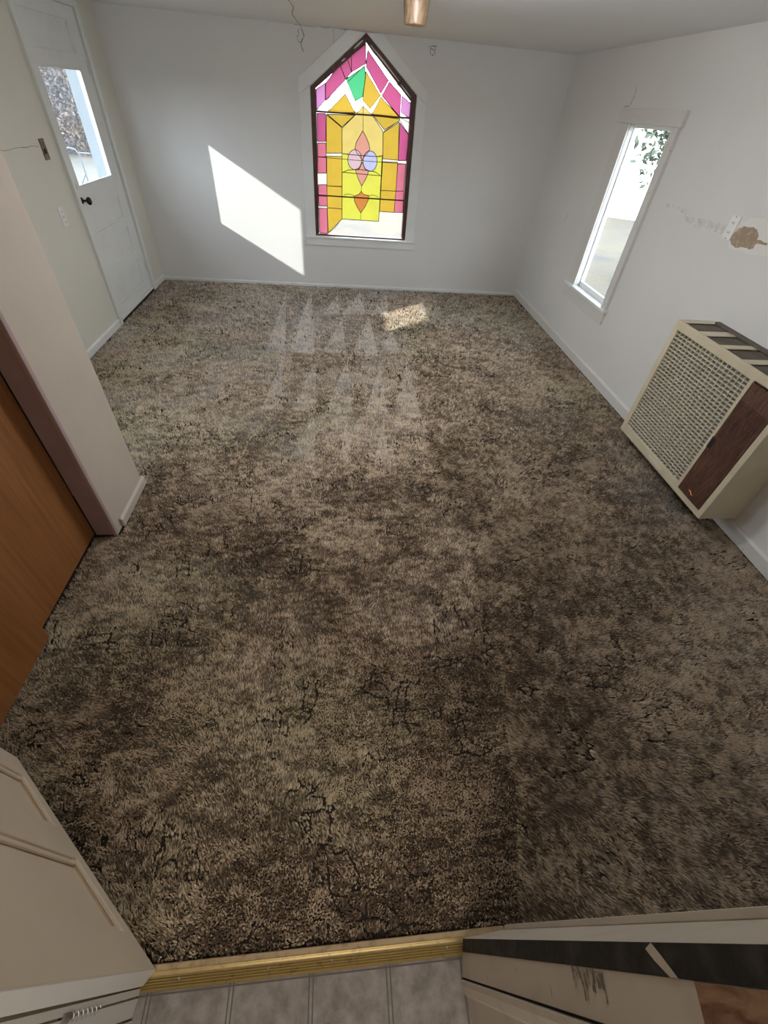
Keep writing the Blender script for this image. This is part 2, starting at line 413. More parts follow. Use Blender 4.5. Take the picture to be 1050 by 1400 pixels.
class Noise2:
    def __init__(s, n=256): s.g = rng.random((n, n)); s.n = n
    def at(s, x, y):
        xi = np.floor(x).astype(int); yi = np.floor(y).astype(int)
        fx = x - xi; fy = y - yi; fx = fx * fx * (3 - 2 * fx); fy = fy * fy * (3 - 2 * fy); n = s.n
        g = lambda a, c: s.g[a % n, c % n]
        return (g(xi, yi) * (1 - fx) + g(xi + 1, yi) * fx) * (1 - fy) + (g(xi, yi + 1) * (1 - fx) + g(xi + 1, yi + 1) * fx) * fy
def fbm(N, x, y, o=4):
    t = 0; a = .5; tot = 0
    for k in range(o): t = t + a * N.at(x * 2 ** k + 17 * k, y * 2 ** k + 31 * k); tot += a; a *= .5
    return t / tot
N1, N2, N3, N4, N5 = Noise2(), Noise2(), Noise2(), Noise2(), Noise2()

def make_pile():
    PX = []; PY = []; PS = []
    y = -.026
    while y < YF - .014:
        s = .0047 * max(1.0, math.sqrt(1.7 ** 2 + y * y) / 2.2)
        x0 = .50 if y < .021 else XL + .01 if y > 2.0 else -1.24 if y > 1.6 else -1.27
        n = int((XR - .01 - x0) / s)
        xs = x0 + (np.arange(n) + rng.random()) * s
        PX.append(xs + rng.normal(0, s * .30, n)); PY.append(y + rng.normal(0, s * .30, n)); PS.append(np.full(n, s))
        y += s
    x = np.concatenate(PX); y = np.concatenate(PY); s = np.concatenate(PS)
    y = np.clip(y, np.where(x > .495, -.03, .02), YF - .012); x = np.clip(x, XL + .01, XR - .01)
    keep = ~((x < CX + .012) & (y > 1.59) & (y < 2.02)) & ~((x > -2.1) & (x < -1.25) & (y < 2.02))
    x, y, s = x[keep], y[keep], s[keep]; n = len(x)
    # how the pile lies
    right = x > SEAM_X(y) + .02 * (fbm(N1, x * 6, y * 6) - .5)
    lay = fbm(N2, x * 3.0, y * 3.0, 4) - .5
    lay2 = fbm(N3, x * (7 + 0 * x), y * 10.0, 4) - .5
    tri = np.zeros(n)
    for (a, c, d) in TRACKS:
        def sd(p, q): return (x - q[0]) * (p[1] - q[1]) - (p[0] - q[0]) * (y - q[1])
        s1, s2, s3 = sd(a, c), sd(c, d), sd(d, a)
        inside = ((s1 > 0) & (s2 > 0) & (s3 > 0)) | ((s1 < 0) & (s2 < 0) & (s3 < 0))
        tri[inside] = 1
    # clumps: the pile parts along winding lines
    wx = x + .05 * (fbm(N4, x * 8, y * 8, 3) - .5); wy = y + .05 * (fbm(N5, x * 8, y * 8, 3) - .5)
    def dist(N, ax, ay, ox, oy):
        e = .002; F = lambda a, c: 2 * fbm(N, a * ax + ox, c * ay + oy, 2) - 1
        v = F(wx, wy); gx = (F(wx + e, wy) - v) / e; gy = (F(wx, wy + e) - v) / e
        return np.abs(v) / (np.sqrt(gx * gx + gy * gy) + .3)
    dd = np.minimum(dist(N1, 13, 18, 0, 0), dist(N5, 17, 11, 40, 9))
    part = np.clip(1 - dd / (.0066 * np.sqrt(s / .0047)), 0, 1)
    part *= np.clip((fbm(N3, x * 8 + 9, y * 8 + 3, 2) - .51) * 8, 0, 1)
    ok = part < .5
    x, y, s, right, lay, lay2, tri, part = [q[ok] for q in (x, y, s, right, lay, lay2, tri, part)]; n = len(x)
    hh = .0125 + .0030 * (np.where(right, fbm(N5, x * 48, y * 34, 2), fbm(N5, x * 26, y * 70, 2)) - .5) * 2 + .0040 * (fbm(N5, x * 22, y * 26, 3) - .5) * 2 - .0085 * part
    hh *= rng.uniform(.62, 1.2, n) * (1 + .25 * (s / .0047 - 1))
    z0 = -.012
    leanx = np.where(right, .5, -.1) * .009 + .016 * lay2
    leany = np.where(right, -.9, .45) * .006 + .022 * lay + .010 * tri
    # rows of yarn lean together in little waves
    wv = fbm(N2, x * 45 + 3, y * 60, 2) - .5
    leany += .018 * wv; leanx += .012 * (fbm(N4, x * 40, y * 40, 2) - .5)
    leanx += rng.normal(0, .0022, n); leany += rng.normal(0, .0022, n)
    ang = rng.random(n) * 6.283
    r = s * .74
    V = np.zeros((n, 4, 3))
    for k in range(3):
        V[:, k, 0] = x + r * np.cos(ang + k * 2.0944); V[:, k, 1] = y + r * np.sin(ang + k * 2.0944); V[:, k, 2] = z0
    V[:, 3, 0] = np.clip(x + leanx, XL + .005, XR - .02); V[:, 3, 1] = np.clip(y + leany, np.where(x > .495, -.034, .019), YF - .012); V[:, 3, 2] = z0 + hh + .002
    cl = (V[:, 3, 0] < CX + .01) & (V[:, 3, 1] > 1.59) & (V[:, 3, 1] < 2.02)
    V[cl, 3, 0] = CX + .012
    # yarn colours, with the brightness of leaning pile in the tracks painted in
    pal = np.array([(.085, .058, .038), (.17, .125, .082), (.30, .235, .165), (.46, .38, .29), (.26, .25, .16)])
    big = fbm(N1, x * 2.2 + 5, y * 2.6, 4); mid = fbm(N2, x * 14, y * 20, 3); ol = fbm(N4, x * 1.4 + 4, y * 1.6 + 8, 3)
    t = np.clip((big - .5) * .9 + (mid - .5) * 1.0 + (np.where(right, fbm(N5, x * 48, y * 34, 2), fbm(N5, x * 26, y * 70, 2)) - .5) * 1.1 + rng.normal(0, .36, n) + .45 + .18 * tri + .05 * right, 0, 1) * 3  # tracks and seam side lightened in colour for how leaning pile catches light
    i0 = np.minimum(t.astype(int), 2); f = (t - i0)[:, None]
    c = pal[i0] * (1 - f) + pal[i0 + 1] * f
    w = np.clip((ol - .5) * 2.4, 0, .45)[:, None] * (rng.random((n, 1)) * .6 + .4)
    c = c * (1 - w) + w * pal[4] * (c.mean(1, keepdims=True) / .2)
    c = np.clip(c * CARPET_GAIN * np.array([1.03, .99, .95]), .01, .9)
    me = bpy.data.meshes.new('carpet_pile')
    me.vertices.add(n * 4); me.vertices.foreach_set('co', V.reshape(-1).astype(np.float32))
    base = (np.arange(n) * 4)[:, None, None]
    F = (np.array([[0, 1, 3], [1, 2, 3], [2, 0, 3]])[None] + base).reshape(-1)
    me.loops.add(n * 9); me.loops.foreach_set('vertex_index', F.astype(np.int32))
    me.polygons.add(n * 3); me.polygons.foreach_set('loop_start', (np.arange(n * 3) * 3).astype(np.int32))
    me.polygons.foreach_set('loop_total', np.full(n * 3, 3, np.int32))
    me.update(); me.validate()
    ca = me.color_attributes.new('yarn', 'FLOAT_COLOR', 'POINT')
    cc = np.ones((n, 4, 4), np.float32); cc[:, :, :3] = c[:, None, :]
    ca.data.foreach_set('color', cc.reshape(-1))
    me.materials.append(M['pile'])
    o = bpy.data.objects.new('carpet', me); COL.objects.link(o)
    tag(o, 'worn mottled brown and grey cut-pile carpet with vacuum tracks', 'carpet', kind='stuff')
    print('tufts', n)
CARPET_GAIN = 1.5
make_pile()

# ------------------------------------------------------------------ window_1, stained glass
GLASS_OUT = [(-0.2002, 1.7537), (-0.2153, 0.5478), (0.7529, 0.5539), (0.7357, 1.7198), (0.2781, 2.0776)]
GLASS = [
  ('yellow_light', [(0.054, 1.4786), (0.1845, 1.5846), (0.2626, 1.6576), (0.3527, 1.5997), (0.4736, 1.4812), (0.4826, 1.2851), (0.4831, 1.121), (0.0535, 1.1275)]),
  ('lemon', [(0.0537, 1.2817), (0.1181, 1.2781), (0.4175, 1.2781), (0.4763, 1.2893), (0.4744, 0.9308), (0.4729, 0.7064), (0.0528, 0.7075)]),
  ('lemon', [(0.0554, 1.1245), (0.1192, 1.1503), (0.249, 1.1611), (0.3294, 1.1565), (0.4103, 1.1517), (0.4773, 1.1174), (0.4744, 0.9308), (0.4729, 0.7064), (0.0528, 0.7075)]),
  ('violet', [(-0.1953, 1.7451), (-0.1062, 1.7932), (-0.1097, 1.6728), (-0.1981, 1.5963)]),
  ('pink', [(-0.1027, 1.7935), (0.0337, 1.927), (0.0902, 1.8282), (-0.1062, 1.6691)]),
  ('pink', [(0.0337, 1.927), (0.1035, 1.9706), (0.1449, 1.882), (0.0902, 1.8307)]),
  ('pink', [(0.1035, 1.9706), (0.1416, 1.9925), (0.1449, 1.882)]),
  ('pink', [(0.1416, 1.9925), (0.2747, 2.0751), (0.2795, 1.9491), (0.1449, 1.882)]),
  ('pink', [(0.2935, 2.0377), (0.5036, 1.8502), (0.4334, 1.7552), (0.2803, 1.9284)]),
  ('pink', [(0.5095, 1.8443), (0.6324, 1.762), (0.6365, 1.6002), (0.4434, 1.7427)]),
  ('violet', [(0.6404, 1.756), (0.7354, 1.7064), (0.7343, 1.5968), (0.6427, 1.6351)]),
  ('pink', [(-0.1954, 1.5734), (-0.1088, 1.5764), (-0.1109, 1.3678), (-0.1987, 1.3623)]),
  ('rose', [(-0.1992, 1.3491), (-0.1112, 1.3546), (-0.1104, 1.2445), (-0.2018, 1.2389)]),
  ('rose', [(-0.2018, 1.2389), (-0.1104, 1.2445), (-0.114, 1.1098), (-0.2074, 1.1043)]),
  ('rose', [(-0.2034, 1.0052), (-0.1127, 1.0105), (-0.1113, 0.9064), (-0.2053, 0.9079)]),
  ('rose', [(-0.2053, 0.9079), (-0.1113, 0.9064), (-0.1136, 0.8179), (-0.2048, 0.8163)]),
  ('rose', [(-0.2055, 0.7973), (-0.1142, 0.7971), (-0.1117, 0.5569), (-0.2063, 0.5576)]),
  ('green', [(0.092, 1.8321), (0.2713, 1.9315), (0.2792, 1.8601), (0.255, 1.7209), (0.1825, 1.6857)]),
  ('gold', [(0.2814, 1.8977), (0.4305, 1.7419), (0.3321, 1.6393), (0.2558, 1.6972)]),
  ('gold', [(0.087, 1.7319), (0.1842, 1.6023), (-0.0938, 1.5869)]),
  ('gold', [(0.4346, 1.7356), (0.6289, 1.5997), (0.3526, 1.6024)]),
  ('gold', [(-0.0941, 1.5732), (0.1808, 1.5843), (0.054, 1.4885)]),
  ('gold', [(0.3681, 1.5924), (0.6378, 1.5864), (0.6281, 1.5676), (0.4843, 1.4933)]),
  ('gold', [(-0.1016, 1.57), (0.054, 1.4829), (0.0537, 1.2847), (-0.1096, 1.2747)]),
  ('gold', [(-0.1063, 1.2508), (0.0537, 1.2575), (0.0533, 1.0053), (-0.1109, 1.0008)]),
  ('gold', [(-0.1109, 1.0008), (0.0533, 1.002), (0.053, 0.8028), (-0.1119, 0.8042)]),
  ('gold', [(-0.1119, 0.8042), (0.053, 0.8028), (0.0528, 0.7075), (-0.1073, 0.5608)]),
  ('gold', [(0.4761, 1.4727), (0.6324, 1.5623), (0.6482, 1.2629), (0.4839, 1.2653)]),
  ('gold', [(0.4815, 1.2405), (0.6457, 1.2458), (0.6472, 0.9978), (0.4809, 0.9934)]),
  ('gold', [(0.4809, 0.9934), (0.6472, 0.9978), (0.6429, 0.8014), (0.4758, 0.8012)]),
  ('pink', [(0.6404, 1.5586), (0.7424, 1.4693), (0.7345, 1.265), (0.6484, 1.2599)]),
  ('rose', [(0.647, 1.2318), (0.7334, 1.237), (0.7347, 1.0028), (0.6472, 0.9978)]),
  ('rose', [(0.6472, 0.9978), (0.7347, 1.0028), (0.7437, 0.8051), (0.6427, 0.8032)]),
  ('salmon', [(0.2649, 1.4736), (0.299, 1.4298), (0.33, 1.3806), (0.3436, 1.337), (0.3234, 1.3057), (0.2891, 1.2733), (0.2666, 1.2368), (0.2419, 1.2705), (0.2059, 1.2985), (0.1877, 1.3274), (0.2002, 1.3799), (0.2318, 1.4256)]),
  ('salmon', [(0.193, 1.1594), (0.2388, 1.1668), (0.267, 1.2261), (0.2968, 1.1703), (0.3395, 1.1571), (0.3215, 1.1035), (0.2673, 1.0192), (0.2269, 1.0819)]),
  ('blush', [(0.2605, 1.2441), (0.2576, 1.2183), (0.2479, 1.1943), (0.2321, 1.1747), (0.2118, 1.1615), (0.189, 1.156), (0.1662, 1.1588), (0.1454, 1.1696), (0.129, 1.1872), (0.1183, 1.2099), (0.1146, 1.2353), (0.1179, 1.2609), (0.128, 1.2843), (0.1438, 1.3033), (0.1637, 1.316), (0.1859, 1.3213), (0.2082, 1.3187), (0.2286, 1.3085), (0.2451, 1.2915), (0.2561, 1.2693)]),
  ('lavender', [(0.4255, 1.2418), (0.4232, 1.2153), (0.4138, 1.1908), (0.3979, 1.1708), (0.3772, 1.1572), (0.3538, 1.1516), (0.33, 1.1544), (0.3083, 1.1655), (0.2908, 1.1835), (0.2792, 1.2067), (0.2747, 1.2327), (0.2775, 1.2589), (0.2873, 1.2828), (0.3032, 1.3022), (0.3235, 1.3152), (0.3463, 1.3207), (0.3695, 1.318), (0.3909, 1.3076), (0.4084, 1.2902), (0.4203, 1.2676)]),
  ('orange', [(0.2646, 0.9744), (0.2881, 0.949), (0.3508, 0.9391), (0.3442, 0.898), (0.3109, 0.836), (0.2641, 0.7774), (0.227, 0.8227), (0.1945, 0.8726), (0.1811, 0.9228), (0.2385, 0.9462)]),
]
LEAD_LINES = [
   [(0.2626, 1.6576), (0.2668, 1.4737)] ,
   [(0.2673, 1.0192), (0.2646, 0.9744)] ,
   [(0.2641, 0.7774), (0.2662, 0.7045)] ,
   [(-0.2018, 1.2389), (0.2667, 1.2353), (0.7374, 1.2373)] ,
   [(0.0537, 1.2817), (0.0849, 1.2791), (0.1181, 1.2826)] ,
   [(0.4175, 1.2781), (0.4531, 1.2803), (0.4762, 1.2923)] ,
   [(0.0593, 0.9076), (0.0902, 0.9379), (0.1416, 0.9424), (0.1851, 0.9298)] ,
   [(0.3508, 0.9391), (0.4003, 0.9486), (0.4468, 0.9377), (0.4604, 0.9181)] ,
   [(-0.1044, 1.6692), (0.1313, 1.831), (0.2761, 1.944)] ,
   [(0.1052, 1.7331), (0.1898, 1.6027), (0.2568, 1.6666)] ,
   [(0.2832, 1.9445), (0.2872, 2.0666)] ,
   [(0.2922, 2.0693), (0.5161, 1.8764), (0.7358, 1.7359)] ,
   [(0.4435, 1.7401), (0.6369, 1.5961), (0.7359, 1.5647)] ,
   [(0.4832, 1.4818), (0.6387, 1.5767), (0.7421, 1.4722)] ,
   [(-0.1073, 0.5608), (-0.0333, 0.6125), (0.0486, 0.7073)] ,
]
BARS = [[(-0.2021, 1.5879), (0.7436, 1.5988)], [(-0.2173, 0.9139), (0.7431, 0.9185)]]

WZ = YF + .045
w1 = empty('window_1', (0.27, YF, .54), 'pointed stained glass window of pink and yellow panes in the far wall', 'window', kind='structure')
cols = sorted({c for c, _ in GLASS}) + ['clear_old']
pts = []; edges = []; polys = []
def addloop(P):
    i = len(pts); pts.extend(Vector(p) for p in P)
    edges.extend((i + k, i + (k + 1) % len(P)) for k in range(len(P)))
GO = [(-0.22, .535), (0.765, .535), (0.765, 1.74), (0.278, 2.10), (-0.22, 1.75)]
addloop(GO)
for c, P in GLASS: addloop(P)
vv, _, ff, *_ = delaunay_2d_cdt(pts, edges, [], 1, 1e-5)
def inside(P, x, z):
    r = False
    for k in range(len(P)):
        a, c = P[k], P[(k + 1) % len(P)]
        if (a[1] > z) != (c[1] > z) and x < (c[0] - a[0]) * (z - a[1]) / (c[1] - a[1]) + a[0]: r = not r
    return r
b = MB()
for f in ff:
    cx = sum(vv[i].x for i in f) / len(f); cz = sum(vv[i].y for i in f) / len(f)
    k = 'clear_old'
    for c, P in GLASS:
        if inside(P, cx, cz): k = c
    b.add([(vv[i].x, WZ, vv[i].y) for i in f], [tuple(range(len(f)))], cols.index(k))
b.build('stained_glass', [M['g_' + c] for c in cols], w1, label='pink, yellow, green and clear glass pieces')
b = MB()
def came(p, q, w=.0065):
    p = Vector((p[0], WZ - .001, p[1])); q = Vector((q[0], WZ - .001, q[1])); b.tube([p, q], w / 2, 6)
for c, P in GLASS:
    for k in range(len(P)): came(P[k], P[(k + 1) % len(P)])
for L in LEAD_LINES:
    for p, q in zip(L, L[1:]): came(p, q, .0050)
b.build('lead_came', M['lead'], w1, label='thin dark lead lines between the glass pieces')
for P in BARS:
    bb = MB(); bb.tube([(P[0][0] - .02, WZ - .012, P[0][1]), (P[1][0] + .02, WZ - .012, P[1][1])], .0065, 8)
    bb.build('support_bar', M['bar'], w1, label='rusty horizontal bar across the glass')
# wooden sash, mitred members
SO = [(-0.2535, 0.542), (0.792, 0.542), (0.7820, 1.7635), (0.272, 2.137), (-0.2480, 1.7605)]
SI = [(-0.2120, 0.560), (0.7490, 0.560), (0.7310, 1.722), (0.2785, 2.082), (-0.1985, 1.750)]
for k in (1, 4, 2, 3, 0):
    j = (k + 1) % 5
    bb = MB(); q = [SO[k], SO[j], SI[j], SI[k]]
    if k == 0: q = [(-.2535, .540), (.792, .540), (.749, .553), (-.212, .553)]
    bb.prism(q, 'y', YF + .012, YF + .075)
    bb.build('sash_rail', M['sash_wood'], w1, bevel=.002)
# white strips standing in for daylight leaking along the sloping sash
bb = MB()
for (a, c, w, dz) in (((.165, 2.035), (.245, 2.092), .016, 0), ((.05, 1.945), (.085, 1.968), .012, 0), ((.315, 2.068), (.60, 1.850), .014, .004), ((.62, 1.83), (.725, 1.748), .012, 0)):
    bb.tube([(a[0], YF + .008, a[1]), ((a[0] + c[0]) / 2, YF + .006, (a[1] + c[1]) / 2 + dz), (c[0], YF + .008, c[1])], [w * .3, w * .6, w * .3], 6)
bb.build('leak_strip', M['chalk'], w1, label='white strips painted for light leaking along the sloping sash')
# casing
def casing(poly, name='window_casing', t=.018, bv=.002, m='trim_old', y=YF):
    bb = MB(); bb.prism(poly, 'y', y - t, y); return bb.build(name, M['trim'], w1, bevel=bv)
casing([(-0.355, 0.535), (-0.248, 0.535), (-0.250, 1.765), (-0.362, 1.695)])
casing([(0.790, 0.535), (0.890, 0.535), (0.882, 1.700), (0.783, 1.770)])
casing([(-0.362, 1.697), (-0.250, 1.767), (0.272, 2.139), (0.13, 2.144), (0.105, 2.144), (-0.362, 1.812)])
casing([(0.783, 1.772), (0.882, 1.702), (0.884, 1.795), (0.425, 2.144), (0.272, 2.139)])
bb = MB(); bb.box(-0.365, 0.905, YF - .034, YF, .520, .538); bb.build('window_stool', M['trim'], w1, bevel=.003)
bb = MB(); bb.box(-0.355, 0.893, YF - .018, YF, .448, .520); bb.build('window_apron', M['trim'], w1, bevel=.002)
portal('portal_far', (0.27, YF + WT + .02, 1.3), 1.1, 1.7, (0, -1, 0))

# ------------------------------------------------------------------ window_2, narrow clear window
w2 = empty('window_2', (XR, 4.02, .52), 'narrow white framed clear window in the right wall', 'window', kind='structure')
y0, y1, z0, z1 = W2
bb = MB(); bb.box(XR + .045, XR + .049, y0 + .02, y1 - .02, z0 + .02, z1 - .02); bb.build('window_pane', M['clear'], w2)
bb = MB()
for q in ((y0, y0 + .014, z0, z1), (y1 - .014, y1, z0, z1), (y0 + .014, y1 - .014, z0, z0 + .045), (y0 + .014, y1 - .014, z1 - .020, z1)):
    bb.box(XR + .034, XR + .060, *q)
bb.build('sash', M['trim'], w2, bevel=.003)
bb = MB()
bb.box(XR - .001, XR + .075, y1 - .006, y1 + .006, z0, z1); bb.box(XR - .001, XR + .075, y0 - .006, y0 + .006, z0, z1)
bb.box(XR - .001, XR + .075, y0, y1, z1 - .006, z1 + .006); bb.box(XR - .001, XR + .075, y0, y1, z0 - .006, z0 + .004)
bb.build('window_jamb', M['trim'], w2)
for q, t in (((3.640, y0 + .002, z0 - .02, z1 + .003), .026), ((y1 - .002, 4.465, z0 - .02, z1 + .003), .018), ((3.620, 4.505, z1 + .003, 1.792), .030)):
    bb = MB(); bb.box(XR - t, XR, *q); bb.build('window_casing', M['trim_old'], w2, bevel=.003)
bb = MB(); bb.box(XR - .018, XR - .012 + .012, y0 - .02, y0 + .012, z0, z1)
bb.build('window_stop', M['trim'], w2, bevel=.002)
bb = MB(); bb.box(XR - .040, XR + .04, 3.625, 4.50, z0 - .024, z0 + .002); bb.build('window_stool', M['trim'], w2, bevel=.004)
bb = MB(); bb.box(XR - .020, XR, 3.640, 4.50, .425, .520); bb.build('window_apron', M['trim_old'], w2, bevel=.003)
portal('portal_right', (XR + WT + .02, 4.02, 1.12), .7, 1.25, (-1, 0, 0))

# window_3, the side window whose sun patch lies on the carpet
w3 = empty('window_3', (XL, 2.71, .75), 'plain side window in the left wall beyond the closet', 'window', kind='structure')
bb = MB(); bb.box(XL - .06, XL - .056, 2.41, 3.01, .75, 1.77); bb.build('window_pane', M['clear'], w3)
bb = MB()
for q in ((2.40, 2.42, .75, 1.78), (3.00, 3.02, .75, 1.78), (2.42, 3.0, 1.765, 1.785), (2.42, 3.0, .735, .755), (2.42, 3.0, 1.44, 1.462)):
    bb.box(XL - .075, XL - .04, *q)
bb.build('sash', M['trim'], w3)
portal('portal_left', (XL - WT - .02, 2.71, 1.26), .65, 1.1, (1, 0, 0))
portal('portal_door', (XL - WT - .02, 4.85, 1.38), .8, .8, (1, 0, 0))

# ------------------------------------------------------------------ door_1, half glazed front door
d1 = empty('door_1', (XL, 4.89, 0), 'white panelled front door with a tall glass pane', 'door', kind='structure')
def slab(name, parent, s0, s1, z0, z1, holes, place, t, m, bv=.003, local=False):
    """frame of stiles and rails: rectangle minus holes, cut on a grid"""
    us = sorted({s0, s1, *[h[0] for h in holes], *[h[1] for h in holes]})
    zs = sorted({z0, z1, *[h[2] for h in holes], *[h[3] for h in holes]})
    bb = MB(); V = {}; vs = []; fs = []
    solid = lambda i, j: 0 <= i < len(us) - 1 and 0 <= j < len(zs) - 1 and not any(h[0] <= (us[i] + us[i + 1]) / 2 <= h[1] and h[2] <= (zs[j] + zs[j + 1]) / 2 <= h[3] for h in holes)
    def vi(i, j, k):
        if (i, j, k) not in V: V[(i, j, k)] = len(vs); vs.append(place(us[i], zs[j], t[k]))
        return V[(i, j, k)]
    for i in range(len(us) - 1):
        for j in range(len(zs) - 1):
            if not solid(i, j): continue
            for k in (0, 1): fs.append((vi(i, j, k), vi(i + 1, j, k), vi(i + 1, j + 1, k), vi(i, j + 1, k)))
            for di, dj, a, c in ((-1, 0, (i, j), (i, j + 1)), (1, 0, (i + 1, j), (i + 1, j + 1)), (0, -1, (i, j), (i + 1, j)), (0, 1, (i, j + 1), (i + 1, j + 1))):
                if not solid(i + di, j + dj): fs.append((vi(*a, 0), vi(*c, 0), vi(*c, 1), vi(*a, 1)))
    bb.add(vs, fs)
    o = bb.build(name, m, parent, bevel=bv, local=local)
    return o
pl = lambda s, z, t: (XL + t, s, z)
sy0, sy1 = 4.402, 5.378
PAN = [(4.50, 5.21, 1.815, 1.995), (4.50, 5.205, .715, .895), (4.50, 5.215, .435, .645), (4.50, 5.225, .125, .365)]
GL = (4.497, 5.200, 1.035, 1.730)
slab('door_frame', d1, sy0, sy1, .018, 2.075, PAN + [GL], pl, (-.045, -.008), M['trim'])
for p in PAN:
    bb = MB(); a = .014
    bb.box(XL - .035, XL - .020, p[0] - .003, p[1] + .003, p[2] - .003, p[3] + .003)
    for q in ((p[0], p[1], p[2], p[2] + a), (p[0], p[1], p[3] - a, p[3]), (p[0], p[0] + a, p[2] + a, p[3] - a), (p[1] - a, p[1], p[2] + a, p[3] - a)):
        bb.box(XL - .020, XL - .013, *q)
    bb.build('door_panel', M['trim'], d1, bevel=.002)
bb = MB(); bb.box(XL - .030, XL - .026, GL[0] - .003, GL[1] + .003, GL[2] - .003, GL[3] + .003)
bb.build('door_glass', M['haze_pane'], d1, label='clear dusty glass pane')
bb = MB()
for q in ((GL[0], GL[1], GL[2], GL[2] + .010), (GL[0], GL[1], GL[3] - .010, GL[3]), (GL[0], GL[0] + .010, GL[2] + .01, GL[3] - .01), (GL[1] - .010, GL[1], GL[2] + .01, GL[3] - .01)):
    bb.box(XL - .026, XL - .010, *q)
bb.build('glazing_bead', M['trim'], d1, bevel=.002)
kn = MB().lathe([(.022, -.008), (.022, -.002), (.009, .0), (.008, .028), (.020, .034), (.028, .046), (.027, .056), (.016, .064), (.001, .066)], (XL, 4.455, .955), (1, 0, 0)).build('door_knob', M['black_knob'], d1, label='dark oval door knob')
bb = MB(); bb.box(XL - .008, XL + .004, 4.385, 4.425, 1.035, 1.075); bb.box(XL + .004, XL + .012, 4.392, 4.412, 1.042, 1.068)
bb.build('latch', M['old_metal'], d1, bevel=.002, label='small tarnished latch')
for z in (1.742, .245):
    bb = MB(); bb.tube([(XL + .004, 5.386, z - .045), (XL + .004, 5.386, z + .045)], .007, 8); bb.box(XL - .009, XL - .004, 5.350, 5.386, z - .04, z + .04)
    bb.tube([(XL + .004, 5.386, z + .045), (XL + .004, 5.386, z + .055)], .004, 8)
    bb.build('hinge', M['trim_old'], d1)
bb = MB(); bb.box(XL - .006, XL + .012, 4.41, 5.36, .022, .045); bb.build('weather_strip', M['chalk'], d1, bevel=.003, label='loose white weather strip at the door foot')
bb = MB(); bb.box(XL - WT, XL + .010, 4.397, 5.383, -.02, .014); bb.build('door_sill', M['dark'], d1)
# jamb and casing
bb = MB(); bb.box(XL - .205, XL - .046, 5.372, 5.380, 0, 2.08); bb.build('storm_frame', M['alu'], d1, label='dull grey outer frame')
bb = MB()
bb.box(XL - .10, XL, 5.380, 5.398, 0, 2.1); bb.box(XL - .10, XL, 4.385, 4.399, 0, 2.1); bb.box(XL - .10, XL, 4.399, 5.380, 2.078, 2.1)
bb.build('door_jamb', M['trim'], d1)
for q in ((4.335, 4.394, .0, 2.11), (5.386, 5.440, .0, 2.11), (4.394, 5.386, 2.080, 2.11)):
    bb = MB(); bb.box(XL, XL + .018, *q); bb.build('door_casing', M['trim'], d1, bevel=.004)
bb = MB(); bb.box(XL + .018, XL + .026, 4.330, 4.346, 0, 2.11); bb.build('casing_bead', M['trim'], d1, bevel=.003)

# ------------------------------------------------------------------ door_2, open panelled door at the left of the doorway
ang = math.atan2(.667, -.745)
d2 = empty('door_2', (-.492, .011, 0), 'cream panelled door standing open beside the kitchen doorway', 'door', rz=ang, kind='structure')
# local axes: +x along the width away from the hinge, +y to the back (towards the kitchen side of the slab)
pl2 = lambda s, z, t: (s + .018 * z * (1 if s < .01 else 0) * -1, t, z)
PB = [(.118, .362, .072, .61), (.486, .700, .072, .61), (.118, .362, .76, 1.86), (.486, .700, .76, 1.86)]
slab('door_frame', d2, 0, .815, .012, 2.0, PB, pl2, (0, .038), M['door_cream'], bv=.004, local=True)
for p in PB:
    bb = MB(); a = .02
    bb.box(p[0] - .003, p[1] + .003, .012, .026, p[2] - .003, p[3] + .003)
    for q in ((p[0], p[1], p[2], p[2] + a), (p[0], p[1], p[3] - a, p[3]), (p[0], p[0] + a, p[2] + a, p[3] - a), (p[1] - a, p[1], p[2] + a, p[3] - a)):
        bb.box(q[0], q[1], .004, .012, q[2], q[3])
    bb.build('door_panel', M['door_cream'], d2, bevel=.004, local=True)

bb = MB(); bb.hexa([(-.001, .001, .014), (-.001, .037, .014), (.001, .037, .014), (.001, .001, .014)], [(-.037, .001, 1.998), (-.037, .037, 1.998), (-.035, .037, 1.998), (-.035, .001, 1.998)])
bb.build('door_edge', M['trim'], d2, local=True, label='bluish white hinge edge')

# ------------------------------------------------------------------ doorway trim
ln = lambda p, z: (p[0] + .009 * z, p[1] - .021 * z, z)
def lean(name, poly, m, z1=2.03, label='', bevel=0, parent=None, cat='trim', kind='structure'):
    bb = MB(); bb.hexa([ln(p, 0) for p in poly], [ln(p, z1) for p in poly]);
    return bb.build(name, m, parent, bevel=bevel, label=label, cat=cat if parent is None else None, kind=kind if parent is None else None)
jr = empty('trim_3', (.40, -.06, 0), 'worn right jamb of the kitchen doorway with a black painted band', 'door jamb', kind='structure')
lean('jamb_casing', [(.3395, .003), (.462, .0115), (.462, -.02), (.3395, -.012)], M['jamb_cream'], parent=jr, label='white face board')
lean('back_band', [(.465, .0130), (.468, .0215), (.492, .0215), (.492, -.03), (.465, -.03)], M['jamb_cream'], parent=jr)
lean('jamb_gap', [(.461, .009), (.466, .010), (.466, -.02), (.461, -.02)], M['dark'], parent=jr)
lean('black_band', [(.3385, .0028), (.340, .0030), (.40, -.002), (.40, -.0225), (.3325, -.0225)], M['jamb_black'], parent=jr, label='black painted edge band')
lean('jamb_board', [(.3335, -.0230), (.40, -.0230), (.40, -.070), (.3225, -.070)], M['jamb_cream'], parent=jr, label='scuffed cream jamb face')
lean('jamb_gap', [(.3265, -.0700), (.40, -.0700), (.40, -.0745), (.3265, -.0745)], M['dark'], parent=jr)
lean('door_stop', [(.3165, -.0745), (.3165, -.084), (.3215, -.100), (.3245, -.104), (.40, -.104), (.40, -.0745)], M['jamb_cream'], parent=jr, label='stepped stop moulding')
